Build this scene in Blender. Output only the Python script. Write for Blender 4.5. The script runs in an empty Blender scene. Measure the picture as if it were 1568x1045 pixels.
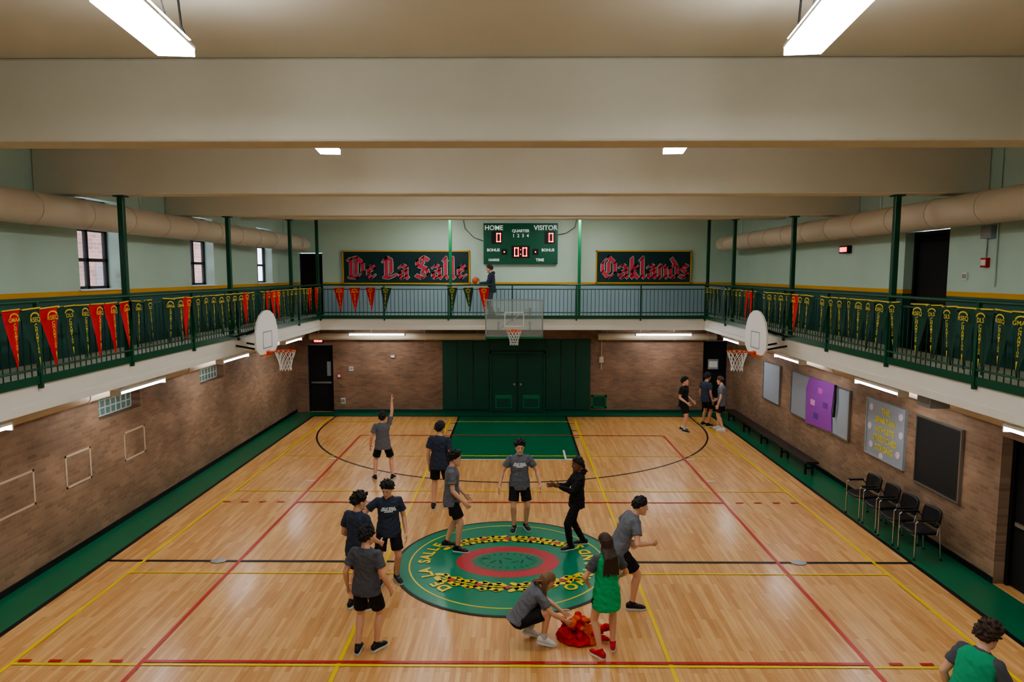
import bpy, math, random
from mathutils import Vector, Matrix, noise
random.seed(7)
D=bpy.data; S=bpy.context.scene
V=Vector
# ------------------------------------------------------------------ materials
def srgb(c):
    return tuple(((x/255.)/12.92 if x/255.<=.04045 else ((x/255.+.055)/1.055)**2.4) for x in c)+(1.,)
MC={}
def mat(name,col,rough=.6,metal=0,emis=0,bump=0,bscale=60,var=0,spec=.5,coat=0,alpha=1,trans=0):
    if name in MC: return MC[name]
    m=D.materials.new(name); m.use_nodes=True; nt=m.node_tree; N=nt.nodes; L=nt.links
    b=N['Principled BSDF']; c=srgb(col)
    b.inputs['Base Color'].default_value=c; b.inputs['Roughness'].default_value=rough
    b.inputs['Metallic'].default_value=metal; b.inputs['Specular IOR Level'].default_value=spec
    b.inputs['Coat Weight'].default_value=coat; b.inputs['Coat Roughness'].default_value=.2; b.inputs['Alpha'].default_value=alpha
    b.inputs['Transmission Weight'].default_value=trans
    if emis: b.inputs['Emission Color'].default_value=c; b.inputs['Emission Strength'].default_value=emis
    tc=N.new('ShaderNodeTexCoord'); nz=N.new('ShaderNodeTexNoise'); nz.inputs['Scale'].default_value=bscale; nz.inputs['Detail'].default_value=4
    L.new(tc.outputs['Object'],nz.inputs['Vector'])
    if bump:
        bp=N.new('ShaderNodeBump'); bp.inputs['Strength'].default_value=bump; bp.inputs['Distance'].default_value=.01
        L.new(nz.outputs['Fac'],bp.inputs['Height']); L.new(bp.outputs['Normal'],b.inputs['Normal'])
    if var:
        n2=N.new('ShaderNodeTexNoise'); n2.inputs['Scale'].default_value=1.3; n2.inputs['Detail'].default_value=5
        L.new(tc.outputs['Object'],n2.inputs['Vector'])
        mx=N.new('ShaderNodeMixRGB'); mx.blend_type='MIX'; mx.inputs[1].default_value=tuple(x*(1-var) for x in c[:3])+(1,); mx.inputs[2].default_value=tuple(min(1,x*(1+var)) for x in c[:3])+(1,)
        L.new(n2.outputs['Fac'],mx.inputs[0]); L.new(mx.outputs[0],b.inputs['Base Color'])
    MC[name]=m; return m
def brick_mat(name,axis,c1,c2,mort,bw=.21,bh=.07,rough=.6):
    m=D.materials.new(name); m.use_nodes=True; nt=m.node_tree; N=nt.nodes; L=nt.links; b=N['Principled BSDF']
    tc=N.new('ShaderNodeTexCoord'); sp=N.new('ShaderNodeSeparateXYZ'); cb=N.new('ShaderNodeCombineXYZ')
    L.new(tc.outputs['Object'],sp.inputs[0]); L.new(sp.outputs[axis],cb.inputs[0]); L.new(sp.outputs[2],cb.inputs[1])
    bt=N.new('ShaderNodeTexBrick'); bt.inputs['Scale'].default_value=1; bt.inputs['Brick Width'].default_value=bw; bt.inputs['Row Height'].default_value=bh
    bt.inputs['Mortar Size'].default_value=.006; bt.inputs['Mortar Smooth'].default_value=.2; bt.inputs['Bias'].default_value=0
    bt.inputs['Color1'].default_value=srgb(c1); bt.inputs['Color2'].default_value=srgb(c2); bt.inputs['Mortar'].default_value=srgb(mort)
    L.new(cb.outputs[0],bt.inputs['Vector'])
    nz=N.new('ShaderNodeTexNoise'); nz.inputs['Scale'].default_value=1.1; nz.inputs['Detail'].default_value=6; L.new(cb.outputs[0],nz.inputs['Vector'])
    rp=N.new('ShaderNodeValToRGB'); rp.color_ramp.elements[0].position=.3; rp.color_ramp.elements[0].color=(.62,.6,.57,1); rp.color_ramp.elements[1].position=.75; rp.color_ramp.elements[1].color=(1.15,1.1,1.1,1)
    L.new(nz.outputs['Fac'],rp.inputs[0])
    mx=N.new('ShaderNodeMixRGB'); mx.blend_type='MULTIPLY'; mx.inputs[0].default_value=1; L.new(bt.outputs['Color'],mx.inputs[1]); L.new(rp.outputs[0],mx.inputs[2])
    L.new(mx.outputs[0],b.inputs['Base Color']); b.inputs['Roughness'].default_value=rough
    bp=N.new('ShaderNodeBump'); bp.invert=True; bp.inputs['Strength'].default_value=.5; bp.inputs['Distance'].default_value=.006
    L.new(bt.outputs['Fac'],bp.inputs['Height']); L.new(bp.outputs['Normal'],b.inputs['Normal'])
    return m
def wood_floor():
    m=D.materials.new('maple_floor'); m.use_nodes=True; nt=m.node_tree; N=nt.nodes; L=nt.links; b=N['Principled BSDF']
    tc=N.new('ShaderNodeTexCoord'); sp=N.new('ShaderNodeSeparateXYZ'); cb=N.new('ShaderNodeCombineXYZ')
    L.new(tc.outputs['Object'],sp.inputs[0]); L.new(sp.outputs[1],cb.inputs[0]); L.new(sp.outputs[0],cb.inputs[1])
    bt=N.new('ShaderNodeTexBrick'); bt.inputs['Scale'].default_value=1; bt.inputs['Brick Width'].default_value=.8; bt.inputs['Row Height'].default_value=.065
    bt.offset=.37; bt.inputs['Mortar Size'].default_value=.0012; bt.inputs['Bias'].default_value=0
    bt.inputs['Color1'].default_value=srgb((226,180,122)); bt.inputs['Color2'].default_value=srgb((202,148,90)); bt.inputs['Mortar'].default_value=srgb((158,110,64))
    L.new(cb.outputs[0],bt.inputs['Vector'])
    mp=N.new('ShaderNodeMapping'); mp.inputs['Scale'].default_value=(1.2,14,1); L.new(cb.outputs[0],mp.inputs[0])
    nz=N.new('ShaderNodeTexNoise'); nz.inputs['Scale'].default_value=1.5; nz.inputs['Detail'].default_value=5; L.new(mp.outputs[0],nz.inputs['Vector'])
    rp=N.new('ShaderNodeValToRGB'); rp.color_ramp.elements[0].position=.3; rp.color_ramp.elements[0].color=(.84,.8,.75,1); rp.color_ramp.elements[1].position=.7; rp.color_ramp.elements[1].color=(1.06,1.05,1.03,1)
    L.new(nz.outputs['Fac'],rp.inputs[0])
    mx=N.new('ShaderNodeMixRGB'); mx.blend_type='MULTIPLY'; mx.inputs[0].default_value=1; L.new(bt.outputs['Color'],mx.inputs[1]); L.new(rp.outputs[0],mx.inputs[2])
    L.new(mx.outputs[0],b.inputs['Base Color']); b.inputs['Roughness'].default_value=.38; b.inputs['Coat Weight'].default_value=.25; b.inputs['Coat Roughness'].default_value=.18
    return m
M_wood=wood_floor()
M_brickY=brick_mat('brick_side',1,(164,136,110),(138,110,88),(154,134,114))
M_brickX=brick_mat('brick_end',0,(162,128,102),(136,104,84),(146,126,106))
M_brickOut=brick_mat('brick_outside',1,(176,120,100),(140,92,76),(190,175,160),.4,.13)
M_mint=mat('mint_paint',(192,214,198),.55,var=.04,bump=.1,bscale=90)
M_cream=mat('cream_ceiling_paint',(220,214,198),.6,var=.05,bump=.08,bscale=40)
M_wains=mat('wainscot_blue_grey',(150,172,182),.55,var=.05)
M_wainsD=mat('wainscot_green',(46,92,88),.55,var=.05)
M_yel=mat('yellow_stripe',(220,164,30),.5)
M_white=mat('white_fascia',(220,218,208),.5,var=.05)
M_green=mat('green_enamel',(6,78,52),.35)
M_dgreen=mat('dark_green_pad',(6,72,54),.5,var=.08,bump=.1,bscale=25)
M_greenL=mat('green_trim',(14,120,72),.45)
M_floorG=mat('green_floor_paint',(0,104,70),.35,coat=.15,var=.08)
M_black=mat('black_paint',(14,14,16),.45)
M_dark=mat('dark_recess',(18,18,20),.8)
M_red=mat('red_line_paint',(186,40,36),.4,coat=.1)
M_yline=mat('yellow_line_paint',(232,200,20),.4,coat=.1)
M_wline=mat('white_line_paint',(225,225,215),.4,coat=.1)
M_duct=mat('duct_paint',(208,194,172),.5,var=.07)
M_metal=mat('brushed_metal',(170,172,172),.35,metal=.9)
M_chrome=mat('chrome',(200,200,200),.2,metal=1)
M_led=mat('led_diffuser',(248,252,255),.4,emis=24)
M_fluo=mat('fluorescent_tube',(246,250,255),.4,emis=11)
M_navy=mat('navy_green_sign',(12,56,58),.5)
M_pink=mat('pink_red_letter',(214,62,84),.5)
M_whitep=mat('white_paint',(232,232,228),.45)
M_redled=mat('red_led',(255,30,40),.4,emis=3)
M_textw=mat('white_lettering',(235,240,235),.5,emis=.1)
M_greylit=mat('grey_board',(150,158,166),.5,var=.05)
M_purple=mat('purple_poster',(142,70,160),.6)
M_yelp=mat('yellow_lettering',(226,208,50),.5)
M_pcard=mat('pink_card',(214,196,214),.6)
M_orange=mat('orange_rim',(225,84,28),.4)
M_net=mat('net_cord',(232,232,228),.7)
M_glass=mat('acrylic_board',(200,215,212),.1,alpha=.2)
M_win=mat('window_glass',(225,235,240),.05,alpha=.12)
M_frost=mat('glass_block',(120,150,140),.25,var=.2)
M_penG=mat('pennant_green',(16,66,50),.75,bump=.1)
M_penR=mat('pennant_red',(206,36,42),.75,bump=.1)
M_penY=mat('pennant_yellow',(214,192,66),.7)
M_teal=mat('centre_circle_green',(0,126,96),.35,coat=.15,var=.05)
M_mural=mat('logo_red',(182,52,62),.4,coat=.1)
M_wbark=mat('bench_wood',(44,34,28),.5)

# ------------------------------------------------------------------ mesh builder
class MB:
    def __init__(s): s.v=[];s.f=[];s.m=[];s.s=[];s.mats=[]
    def mi(s,m):
        if m not in s.mats: s.mats.append(m)
        return s.mats.index(m)
    def add(s,vs,fs,m,sm=False):
        b=len(s.v); i=s.mi(m); s.v+=[tuple(v) for v in vs]
        for f in fs: s.f.append([b+k for k in f]); s.m.append(i); s.s.append(sm)
    def box(s,x0,x1,y0,y1,z0,z1,m):
        x0,x1=min(x0,x1),max(x0,x1); y0,y1=min(y0,y1),max(y0,y1); z0,z1=min(z0,z1),max(z0,z1)
        vs=[(x0,y0,z0),(x1,y0,z0),(x1,y1,z0),(x0,y1,z0),(x0,y0,z1),(x1,y0,z1),(x1,y1,z1),(x0,y1,z1)]
        s.add(vs,[(3,2,1,0),(4,5,6,7),(0,1,5,4),(1,2,6,5),(2,3,7,6),(3,0,4,7)],m)
    def obox(s,M,sx,sy,sz,m):
        vs=[M@V((a*sx/2,b*sy/2,c*sz/2)) for a,b,c in [(-1,-1,-1),(1,-1,-1),(1,1,-1),(-1,1,-1),(-1,-1,1),(1,-1,1),(1,1,1),(-1,1,1)]]
        s.add(vs,[(3,2,1,0),(4,5,6,7),(0,1,5,4),(1,2,6,5),(2,3,7,6),(3,0,4,7)],m)
    def cyl(s,p0,p1,r0,r1,m,n=14,sm=True):
        p0=V(p0);p1=V(p1);d=(p1-p0)
        if d.length<1e-6: return
        d.normalize(); a=V((0,0,1)) if abs(d.z)<.9 else V((1,0,0)); u=d.cross(a).normalized(); w=d.cross(u)
        vs=[];
        for p,r in((p0,r0),(p1,r1)):
            for i in range(n):
                t=2*math.pi*i/n; vs.append(p+(u*math.cos(t)+w*math.sin(t))*r)
        s.add(vs,[(i,(i+1)%n,n+(i+1)%n,n+i) for i in range(n)],m,sm)
        s.add(vs[:n],[tuple(range(n-1,-1,-1))],m); s.add(vs[n:],[tuple(range(n))],m)
    def sph(s,c,r,m,n=12,k=8,sc=(1,1,1),R=None):
        c=V(c);vs=[];fs=[]
        for j in range(k+1):
            ph=math.pi*j/k
            for i in range(n):
                t=2*math.pi*i/n; p=V((math.sin(ph)*math.cos(t)*sc[0],math.sin(ph)*math.sin(t)*sc[1],math.cos(ph)*sc[2]))*r
                vs.append(c+(R@p if R else p))
        for j in range(k):
            for i in range(n): fs.append((j*n+i,(j+1)*n+i,(j+1)*n+(i+1)%n,j*n+(i+1)%n))
        s.add(vs,fs,m,True)
    def limb(s,pts,m,n=14):
        for i,(p,r) in enumerate(pts):
            s.sph(p,r,m,n,8)
            if i: s.cyl(pts[i-1][0],p,pts[i-1][1],r,m,n)
    def tube(s,pts,r,m,n=8):
        for i in range(len(pts)):
            if i: s.cyl(pts[i-1],pts[i],r,r,m,n)
            if 0<i<len(pts)-1: s.sph(pts[i],r,m,n,5)
    def loft(s,sts,m,n=20,sm=True):
        vs=[];fs=[]
        for c,ax,ay,rx,ry in sts:
            for i in range(n):
                t=2*math.pi*i/n; vs.append(V(c)+ax*(rx*math.cos(t))+ay*(ry*math.sin(t)))
        for j in range(len(sts)-1):
            for i in range(n): fs.append((j*n+i,j*n+(i+1)%n,(j+1)*n+(i+1)%n,(j+1)*n+i))
        s.add(vs,fs,m,sm); s.add(vs[:n],[tuple(range(n-1,-1,-1))],m); s.add(vs[-n:],[tuple(range(n))],m)
    def poly(s,pts,m): s.add(pts,[tuple(range(len(pts)))],m)
    def prism(s,pts,off,m):
        n=len(pts);off=V(off);a=[V(p) for p in pts];b=[p+off for p in a]
        s.add(a+b,[tuple(range(n-1,-1,-1)),tuple(range(n,2*n))]+[(i,(i+1)%n,n+(i+1)%n,n+i) for i in range(n)],m)
    def mesh(s,name):
        me=D.meshes.new(name); me.from_pydata(s.v,[],s.f)
        for m in s.mats: me.materials.append(m)
        me.polygons.foreach_set('material_index',s.m); me.polygons.foreach_set('use_smooth',s.s); me.update(); return me
    def obj(s,name,parent=None,bevel=0,recalc=False):
        me=s.mesh(name)
        o=D.objects.new(name,me); S.collection.objects.link(o)
        if parent: o.parent=parent
        if bevel:
            b=o.modifiers.new('bevel','BEVEL'); b.width=bevel; b.segments=2; b.limit_method='ANGLE'
        return o
def empty(name,loc=(0,0,0),rz=0,sc=1):
    e=D.objects.new(name,None); e.empty_display_size=.2; e.location=loc; e.rotation_euler=(0,0,rz); e.scale=(sc,sc,sc); S.collection.objects.link(e); return e
def eval_mesh(o):
    bpy.context.view_layer.update(); dg=bpy.context.evaluated_depsgraph_get()
    return D.meshes.new_from_object(o.evaluated_get(dg))
def remesh(mb,name,vox,m,parent=None,smooth=2,wr=0,wseed=0,assign=None,mats=None):
    o=mb.obj('tmp'); r=o.modifiers.new('r','REMESH'); r.mode='VOXEL'; r.voxel_size=vox; r.use_smooth_shade=True
    if smooth:
        q=o.modifiers.new('s','SMOOTH'); q.iterations=smooth; q.factor=.5
    me=eval_mesh(o); old=o.data; D.objects.remove(o); D.meshes.remove(old)
    me.name=name; me.materials.clear()
    for x in (mats or [m]): me.materials.append(x)
    if wr:
        off=V((wseed*3.1,wseed*1.7,wseed))
        ns=[v.normal.copy() for v in me.vertices]
        for v,nn in zip(me.vertices,ns):
            c=v.co; a=noise.noise(V((c.x*9,c.y*9,c.z*16+c.x*8))+off); b2=noise.noise(V((c.x*22,c.y*22,c.z*26))+off)
            v.co=c+nn*((abs(a)*-1.6+.4)*wr+b2*wr*.35)
    me.polygons.foreach_set('use_smooth',[True]*len(me.polygons))
    me.polygons.foreach_set('material_index',[assign(p.center) if assign else 0 for p in me.polygons]); me.update()
    o=D.objects.new(name,me); S.collection.objects.link(o)
    if parent: o.parent=parent
    return o
def text_into(mb,txt,M,size,m,align='CENTER',depth=.0,off=0):
    c=D.curves.new('t','FONT'); c.body=txt; c.size=size; c.align_x=align; c.align_y='CENTER'; c.extrude=depth; c.offset=off; c.resolution_u=3
    o=D.objects.new('t',c); S.collection.objects.link(o); me=eval_mesh(o)
    mb.add([M@v.co for v in me.vertices],[tuple(p.vertices) for p in me.polygons],m)
    D.objects.remove(o); D.curves.remove(c); D.meshes.remove(me)
def MX(loc,x,y):
    x=V(x).normalized();y=V(y).normalized();z=x.cross(y); M=Matrix((x,y,z)).transposed().to_4x4(); M.translation=V(loc); return M

# ------------------------------------------------------------------ room constants
XL,XR,YF,YN=-7.5,7.55,12.45,-12.6
ZC=6.82; ZB=3.38
bands=[(0,3.2),(3.2,4.42),(4.42,4.5),(4.5,ZC)]
def wall(name,axis,c0,c1,u0,u1,openings,mats):
    mb=MB(); us=sorted({u0,u1,*[o[0] for o in openings],*[o[1] for o in openings]})
    zs=sorted({0,ZC,*[b[0] for b in bands],*[o[2] for o in openings],*[o[3] for o in openings]})
    for i in range(len(us)-1):
        for j in range(len(zs)-1):
            um=(us[i]+us[i+1])/2; zm=(zs[j]+zs[j+1])/2
            if any(o[0]<um<o[1] and o[2]<zm<o[3] for o in openings): continue
            k=[n for n,b in enumerate(bands) if b[0]<=zm<b[1]][0]
            if axis=='x': mb.box(c0,c1,us[i],us[i+1],zs[j],zs[j+1],mats[k])
            else: mb.box(us[i],us[i+1],c0,c1,zs[j],zs[j+1],mats[k])
    return mb.obj(name)
WY=[(.95,2.2),(5.1,6.35),(9.25,10.5)]
GB=[(-2.9,-1.5),(1.25,2.65),(5.3,6.65)]
wall('wall_left','x',XL-.32,XL,YN,YF+.3,[(a,b,4.5,6.15) for a,b in WY]+[(a-8.4,b-8.4,4.5,6.15) for a,b in WY[:2]]+[(a,b,2.12,2.58) for a,b in GB],[M_brickY,M_wainsD,M_yel,M_mint])
wall('wall_right','x',XR,XR+.32,YN,YF+.3,[(-2.3,-.75,0,2.34),(.85,2.2,ZB,5.6)],[M_brickY,M_wainsD,M_yel,M_mint])
wall('wall_far','y',YF,YF+.32,XL-.3,XR+.3,[(-7.1,-6.2,0,2.35),(6.55,7.4,0,2.5),(-7.3,-6.48,ZB,5.5)],[M_brickX,M_wains,M_yel,M_mint])
wall('wall_near','y',YN-.3,YN,XL-.3,XR+.3,[],[M_brickX,M_wains,M_yel,M_mint])
mb=MB(); mb.box(XL-.3,XR+.3,YN-.3,YF+.3,-.2,0,M_wood); mb.obj('floor')
mb=MB(); mb.box(XL-.3,XR+.3,YN-.3,YF+.3,ZC,ZC+.2,M_cream); mb.obj('ceiling')
for i,(y,zb) in enumerate([(-8.6,6.05),(-4.25,6.05),(.1,6.05),(4.2,6.05),(8.35,6.3)]):
    mb=MB(); mb.box(XL,XR,y-.19,y+.19,zb,ZC,M_cream); mb.obj('trim_ceiling_beam' if i==0 else 'trim_ceiling_beam.%03d'%i,bevel=.025)
def door_leaf(name,M,w,h,m,bar=True,frame=M_black):
    mb=MB(); mb.obox(M@Matrix.Translation((0,0,h/2)),w,.05,h,m)
    for sx in(-1,1): mb.obox(M@Matrix.Translation((sx*(w/2-.03),-.05,h/2)),.06,.08,h,frame)
    mb.obox(M@Matrix.Translation((0,-.05,h-.03)),w,.08,.06,frame)
    if bar:
        mb.obox(M@Matrix.Translation((0,-.07,1.02)),w*.8,.05,.06,M_metal); mb.obox(M@Matrix.Translation((w*.3,-.04,1.5)),.14,.02,.5,M_greylit)
    return mb.obj(name,bevel=.004)
T=Matrix.Translation
door_leaf('door_1',T((-6.65,YF+.2,0)),.88,2.33,M_dark)
door_leaf('door_2',T((6.975,YF+.22,0)),.83,2.48,M_dark,False)
door_leaf('dark_doorway_3',T((-6.89,YF+.25,ZB)),.8,2.1,M_dark,False)  # open doorway; its darkness is put in as a dark panel
door_leaf('dark_doorway_4',T((XR+.25,1.525,ZB))@Matrix.Rotation(-math.pi/2,4,'Z'),1.33,2.2,M_dark,False)  # dark panel stands in for the shade inside this open doorway
door_leaf('door_5',T((XR+.25,-1.525,0))@Matrix.Rotation(-math.pi/2,4,'Z'),1.53,2.33,M_dark)
n=1
for a,b in WY+[(q-8.4,w-8.4) for q,w in WY[:2]]:
    mb=MB(); x=XL-.26
    for yy in (a+.04,(a+b)/2,b-.04): mb.box(x-.03,x+.03,yy-.035,yy+.035,4.5,6.15,M_black)
    for zz in (4.54,5.05,5.6,6.11): mb.box(x-.03,x+.03,a,b,zz-.03,zz+.03,M_black)
    mb.box(x-.005,x+.005,a,b,4.5,6.15,M_win); mb.box(XL-.32,XL+.04,a-.03,b+.03,4.495,4.52,M_whitep)
    mb.obj('window_%d'%n); n+=1
for a,b in GB:
    mb=MB(); x=XL-.2; mb.box(x-.04,x,a,b,2.12,2.58,M_frost)
    k=8
    for i in range(k+1): yy=a+(b-a)*i/k; mb.box(x,x+.015,yy-.01,yy+.01,2.12,2.58,M_whitep)
    for i in range(4): zz=2.13+.145*i; mb.box(x,x+.015,a,b,zz-.01,zz+.01,M_whitep)
    mb.obj('window_%d'%n); n+=1
mb=MB(); mb.box(-14.3,-14,-14,24,-1,11,M_brickOut)
for yy in range(-12,22,4):
    for zz in (3.3,6.6): mb.box(-14,-13.95,yy,yy+1.3,zz,zz+1.9,M_win); mb.box(-14,-13.9,yy-.1,yy+1.4,zz-.15,zz,M_whitep); mb.box(-14,-13.93,yy+.6,yy+.7,zz,zz+1.9,M_whitep)
mb.obj('neighbouring_brick_building')

# ------------------------------------------------------------------ court
mb=MB()
def rect(x0,x1,y0,y1,z,m): mb.poly([(x0,y0,z),(x1,y0,z),(x1,y1,z),(x0,y1,z)],m)
BX=6.73; BY=11.75; e=.002
rect(XL,-BX,YN,YF,e,M_floorG); rect(BX,XR,YN,YF,e,M_floorG); rect(-BX,BX,BY,YF,e,M_floorG); rect(-BX,BX,YN,-BY,e,M_floorG)
z=.006
for sx in(-1,1):
    rect(sx*BX-.04,sx*BX+.04,-BY,BY,z,M_black)
for yy in(-BY,BY): rect(-BX,BX,yy-.04,yy+.04,z,M_black)
for s in(-1,1):
    y0,y1=sorted((s*6.35,s*(BY-.04))); rect(-1.8,1.8,y0,y1,.003,M_floorG)
    for sx in(-1,1):
        rect(sx*1.8-.03,sx*1.8+.03,y0,y1,z,M_black)
        for q in(1.1,2.1,3.0): rect(*sorted((sx*1.83,sx*1.98)),s*(BY-q)-.03,s*(BY-q)+.03,z,M_black)
        rect(sx*1.42-.025,sx*1.42+.025,*sorted((s*6.35,s*7.3)),z+.001,M_wline); rect(min(sx*1.42,sx*1.8),max(sx*1.42,sx*1.8),s*6.4-.03,s*6.4+.03,z+.001,M_wline)
    rect(-1.8,1.8,s*6.35-.03,s*6.35+.03,z,M_wline)
    cy=s*10.35;R=5.93;k=72
    for i in range(k):
        a0=math.pi*i/k;a1=math.pi*(i+1)/k
        mb.poly([(R*math.cos(a0),cy-s*R*math.sin(a0),z),((R+.05)*math.cos(a0),cy-s*(R+.05)*math.sin(a0),z),((R+.05)*math.cos(a1),cy-s*(R+.05)*math.sin(a1),z),(R*math.cos(a1),cy-s*R*math.sin(a1),z)],M_black)
    for sx in(-1,1): rect(sx*5.955-.025,sx*5.955+.025,*sorted((cy,s*BY)),z,M_black)
rect(-BX,BX,-.035,.035,z,M_black)
for sx in(-1,1): rect(sx*4.5-.028,sx*4.5+.028,-9,9,z+.002,M_red)
for yy in(-9,-3,3,9):
    rect(-4.5,4.5,yy-.028,yy+.028,z+.003,M_red)
for yy in(-3,3):
    for sx in(-1,1):
        for q in range(4): a=4.75+q*.38; rect(*sorted((sx*a,sx*(a+.16))),yy-.027,yy+.027,z+.003,M_red)
for x in(-6.1,-2.05,2.05,6.1): rect(x-.026,x+.026,-11.4,11.4,z+.0005,M_yline)
for yy in(-.45,3.75,-3.07,6.7,-6.7,-10.9,10.9):
    rect(-6.1,6.1,yy-.022,yy+.022,z+.0008,M_yline)
for sx in (-1,1):
    k=24
    for (px,py) in((4.85*sx,.0),): mb.poly([(px+.13*math.cos(2*math.pi*i/k),py+.1*math.sin(2*math.pi*i/k),z+.004) for i in range(k)],M_metal)
    for yy in(4.5,6.4): rect(*sorted((sx*4.55,sx*4.75)),yy-.03,yy+.03,z+.002,M_wline)
def disc(rx,ry,z,m,k=72): mb.poly([(rx*math.cos(2*math.pi*i/k),ry*math.sin(2*math.pi*i/k),z) for i in range(k)],m)
disc(1.88,1.88,.010,M_black); disc(1.83,1.83,.0115,M_teal); disc(1.64,1.64,.013,M_yline); disc(1.615,1.615,.0145,M_teal)
disc(.86,.62,.016,M_mural); disc(.6,.4,.0175,M_teal); disc(.575,.375,.019,M_mural); disc(.56,.36,.0205,M_teal)
def leaf(cx,cy,ang,l,w,zz,m):
    p=[];k=10
    for i in range(k): t=2*math.pi*i/k; x=l*math.cos(t);y=w*math.sin(t)*(1-.3*math.cos(t)); p.append((cx+x*math.cos(ang)-y*math.sin(ang),cy+x*math.sin(ang)+y*math.cos(ang),zz))
    mb.poly(p,m)
for s in(-1,1):
    for i in range(21):
        x=-1.08+i*2.16/20; y=s*(.97-.3*x*x); sl=math.atan(-s*.6*x)
        if abs(x)<.06: leaf(x,y,0,.07,.07,.0225,M_mural); continue
        leaf(x,y+.085*s,sl+(.6 if i%2 else -.4),.11,.045,.0225,M_yline)
        leaf(x+.03,y-.085*s,sl-(.6 if i%2 else -.4),.11,.045,.0235,M_yline)
        leaf(x,y,sl,.06,.02,.0245,M_yline)
        if i%4==2: leaf(x,y+.02,0,.055,.055,.0255,M_mural)
def arctext(txt,R,a0,a1,size,zz,flip=False):
    for i,ch in enumerate(txt):
        a=a0+(a1-a0)*i/max(1,len(txt)-1)
        t=(-math.sin(a),math.cos(a),0); r=(math.cos(a),math.sin(a),0)
        x,y=((V(t)*-1),V(r)) if not flip else (V(t),V(r)*-1)
        text_into(mb,ch,MX((R*math.cos(a),R*math.sin(a),zz),x,y),size,M_yline,off=.01)
arctext('DE LA SALLE',1.38,math.radians(226),math.radians(152),.27,.0225)
arctext('OAKLANDS',1.38,math.radians(-44),math.radians(26),.27,.0225,True)
for i in range(7): leaf(-.36+i*.12,.0+.08*math.cos(i*2.1),i*.9,.09,.02,.0225,M_dgreen)
for i in range(24): a=i*math.pi/12; leaf(.46*math.cos(a),.28*math.sin(a),a,.05,.012,.0225,M_dgreen)
mb.obj('floor_court_markings')
mb=MB(); mb.box(XL,XL+.02,YN,YF,0,.1,M_black); mb.obj('baseboard_left')
mb=MB(); mb.box(XR-.02,XR,-.75,YF,0,.1,M_black); mb.box(XR-.02,XR,YN,-2.3,0,.1,M_black); mb.obj('baseboard_right')
mb=MB(); mb.box(-6.2,6.55,YF-.02,YF,0,.1,M_dgreen); mb.obj('baseboard_far')

# ------------------------------------------------------------------ balcony
IX=6.15; IY=10.85
mb=MB()
mb.box(XL,-IX,YN,YF,3.1,ZB,M_white); mb.box(IX,XR,YN,YF,3.1,ZB,M_white); mb.box(-IX,IX,IY,YF,3.1,ZB,M_white); mb.box(-IX,IX,YN,-IY,3.1,ZB,M_white)
for sx in(-1,1): mb.box(*sorted((sx*(IX-.02),sx*(IX+.1))),-IY,IY,3.0,3.12,M_white)
mb.box(-IX,IX,IY-.02,IY+.1,3.0,3.12,M_white)
mb.obj('balcony_slab',bevel=.008)
mb=MB(); rx=IX-.03; ry=IY-.03
for sx in(-1,1): mb.box(sx*rx-.012,sx*rx+.012,-ry,ry,3.36,3.47,M_green)
for sy in(-1,1): mb.box(-rx,rx,sy*ry-.012,sy*ry+.012,3.36,3.47,M_green)
for zz,r in((4.44,.026),(4.3,.014),(3.56,.016)):
    for sx in(-1,1): mb.cyl((sx*rx,-ry,zz),(sx*rx,ry,zz),r,r,M_green,8)
    for sy in(-1,1): mb.cyl((-rx,sy*ry,zz),(rx,sy*ry,zz),r,r,M_green,8)
yy=-ry
while yy<ry:
    for sx in(-1,1): mb.cyl((sx*rx,yy,3.47),(sx*rx,yy,4.3),.008,.008,M_green,5)
    yy+=.125
xx=-rx
while xx<rx:
    for sy in(-1,1): mb.cyl((xx,sy*ry,3.47),(xx,sy*ry,4.3),.008,.008,M_green,5)
    xx+=.125
for i in range(11):
    yy=-ry+i*2*ry/10
    for sx in(-1,1): mb.box(sx*rx-.025,sx*rx+.025,yy-.025,yy+.025,3.3,4.44,M_green)
for i in range(1,6):
    xx=-rx+i*2*rx/6
    for sy in(-1,1): mb.box(xx-.022,xx+.022,sy*ry-.025,sy*ry+.025,3.3,4.44,M_green)
mb.obj('balcony_railing')
for x,y,zt in [(sx*6.22,yy,zt) for yy,zt in((.1,6.05),(4.2,6.05),(8.35,6.3),(10.97,ZC),(-4.25,6.05),(-8.6,6.05)) for sx in(-1,1)]+[(-1.97,10.94,ZC),(2.13,10.94,ZC)]:
    mb=MB(); g=M_green if abs(x)>3 else M_greenL; zt-=.004
    mb.box(x-.045,x+.045,y-.045,y+.045,ZB,zt,g); mb.box(x-.07,x+.09,y-.07,y+.09,ZB,ZB+.02,g); mb.box(x-.09,x+.09,y-.09,y+.09,zt-.02,zt,g)
    mb.obj('steel_post',bevel=.01)
for sx in(-1,1):
    mb=MB(); x=sx*6.95; zd=5.76
    mb.cyl((x,-12.5,zd),(x,11.9,zd),.24,.24,M_duct,28)
    for i in range(20): y=-12+i*1.22; mb.cyl((x,y,zd),(x,y+.035,zd),.25,.25,M_duct,28)
    for yy in(-6.5,-2,2,6,10): mb.cyl((x,yy,zd+.24),(x,yy,ZC-.004),.01,.01,M_metal,6)
    mb.obj('ventilation_duct')
for sx in(-1,1):
    mb=MB(); x=sx*7.12; zd=2.74
    mb.cyl((x,-12.4,zd),(x,12.0,zd),.12,.12,M_duct,20)
    for i in range(14): y=-12+i*1.75; mb.cyl((x,y,zd),(x,y+.06,zd),.132,.132,M_duct,20)
    mb.cyl((sx*6.9,-12.4,2.95),(sx*6.9,12.2,2.95),.03,.03,M_duct,10)
    for i in range(10): y=-11+i*2.4; mb.cyl((x,y,zd+.1),(x,y,3.1),.012,.012,M_metal,6)
    mb.obj('heating_pipe')
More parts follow.
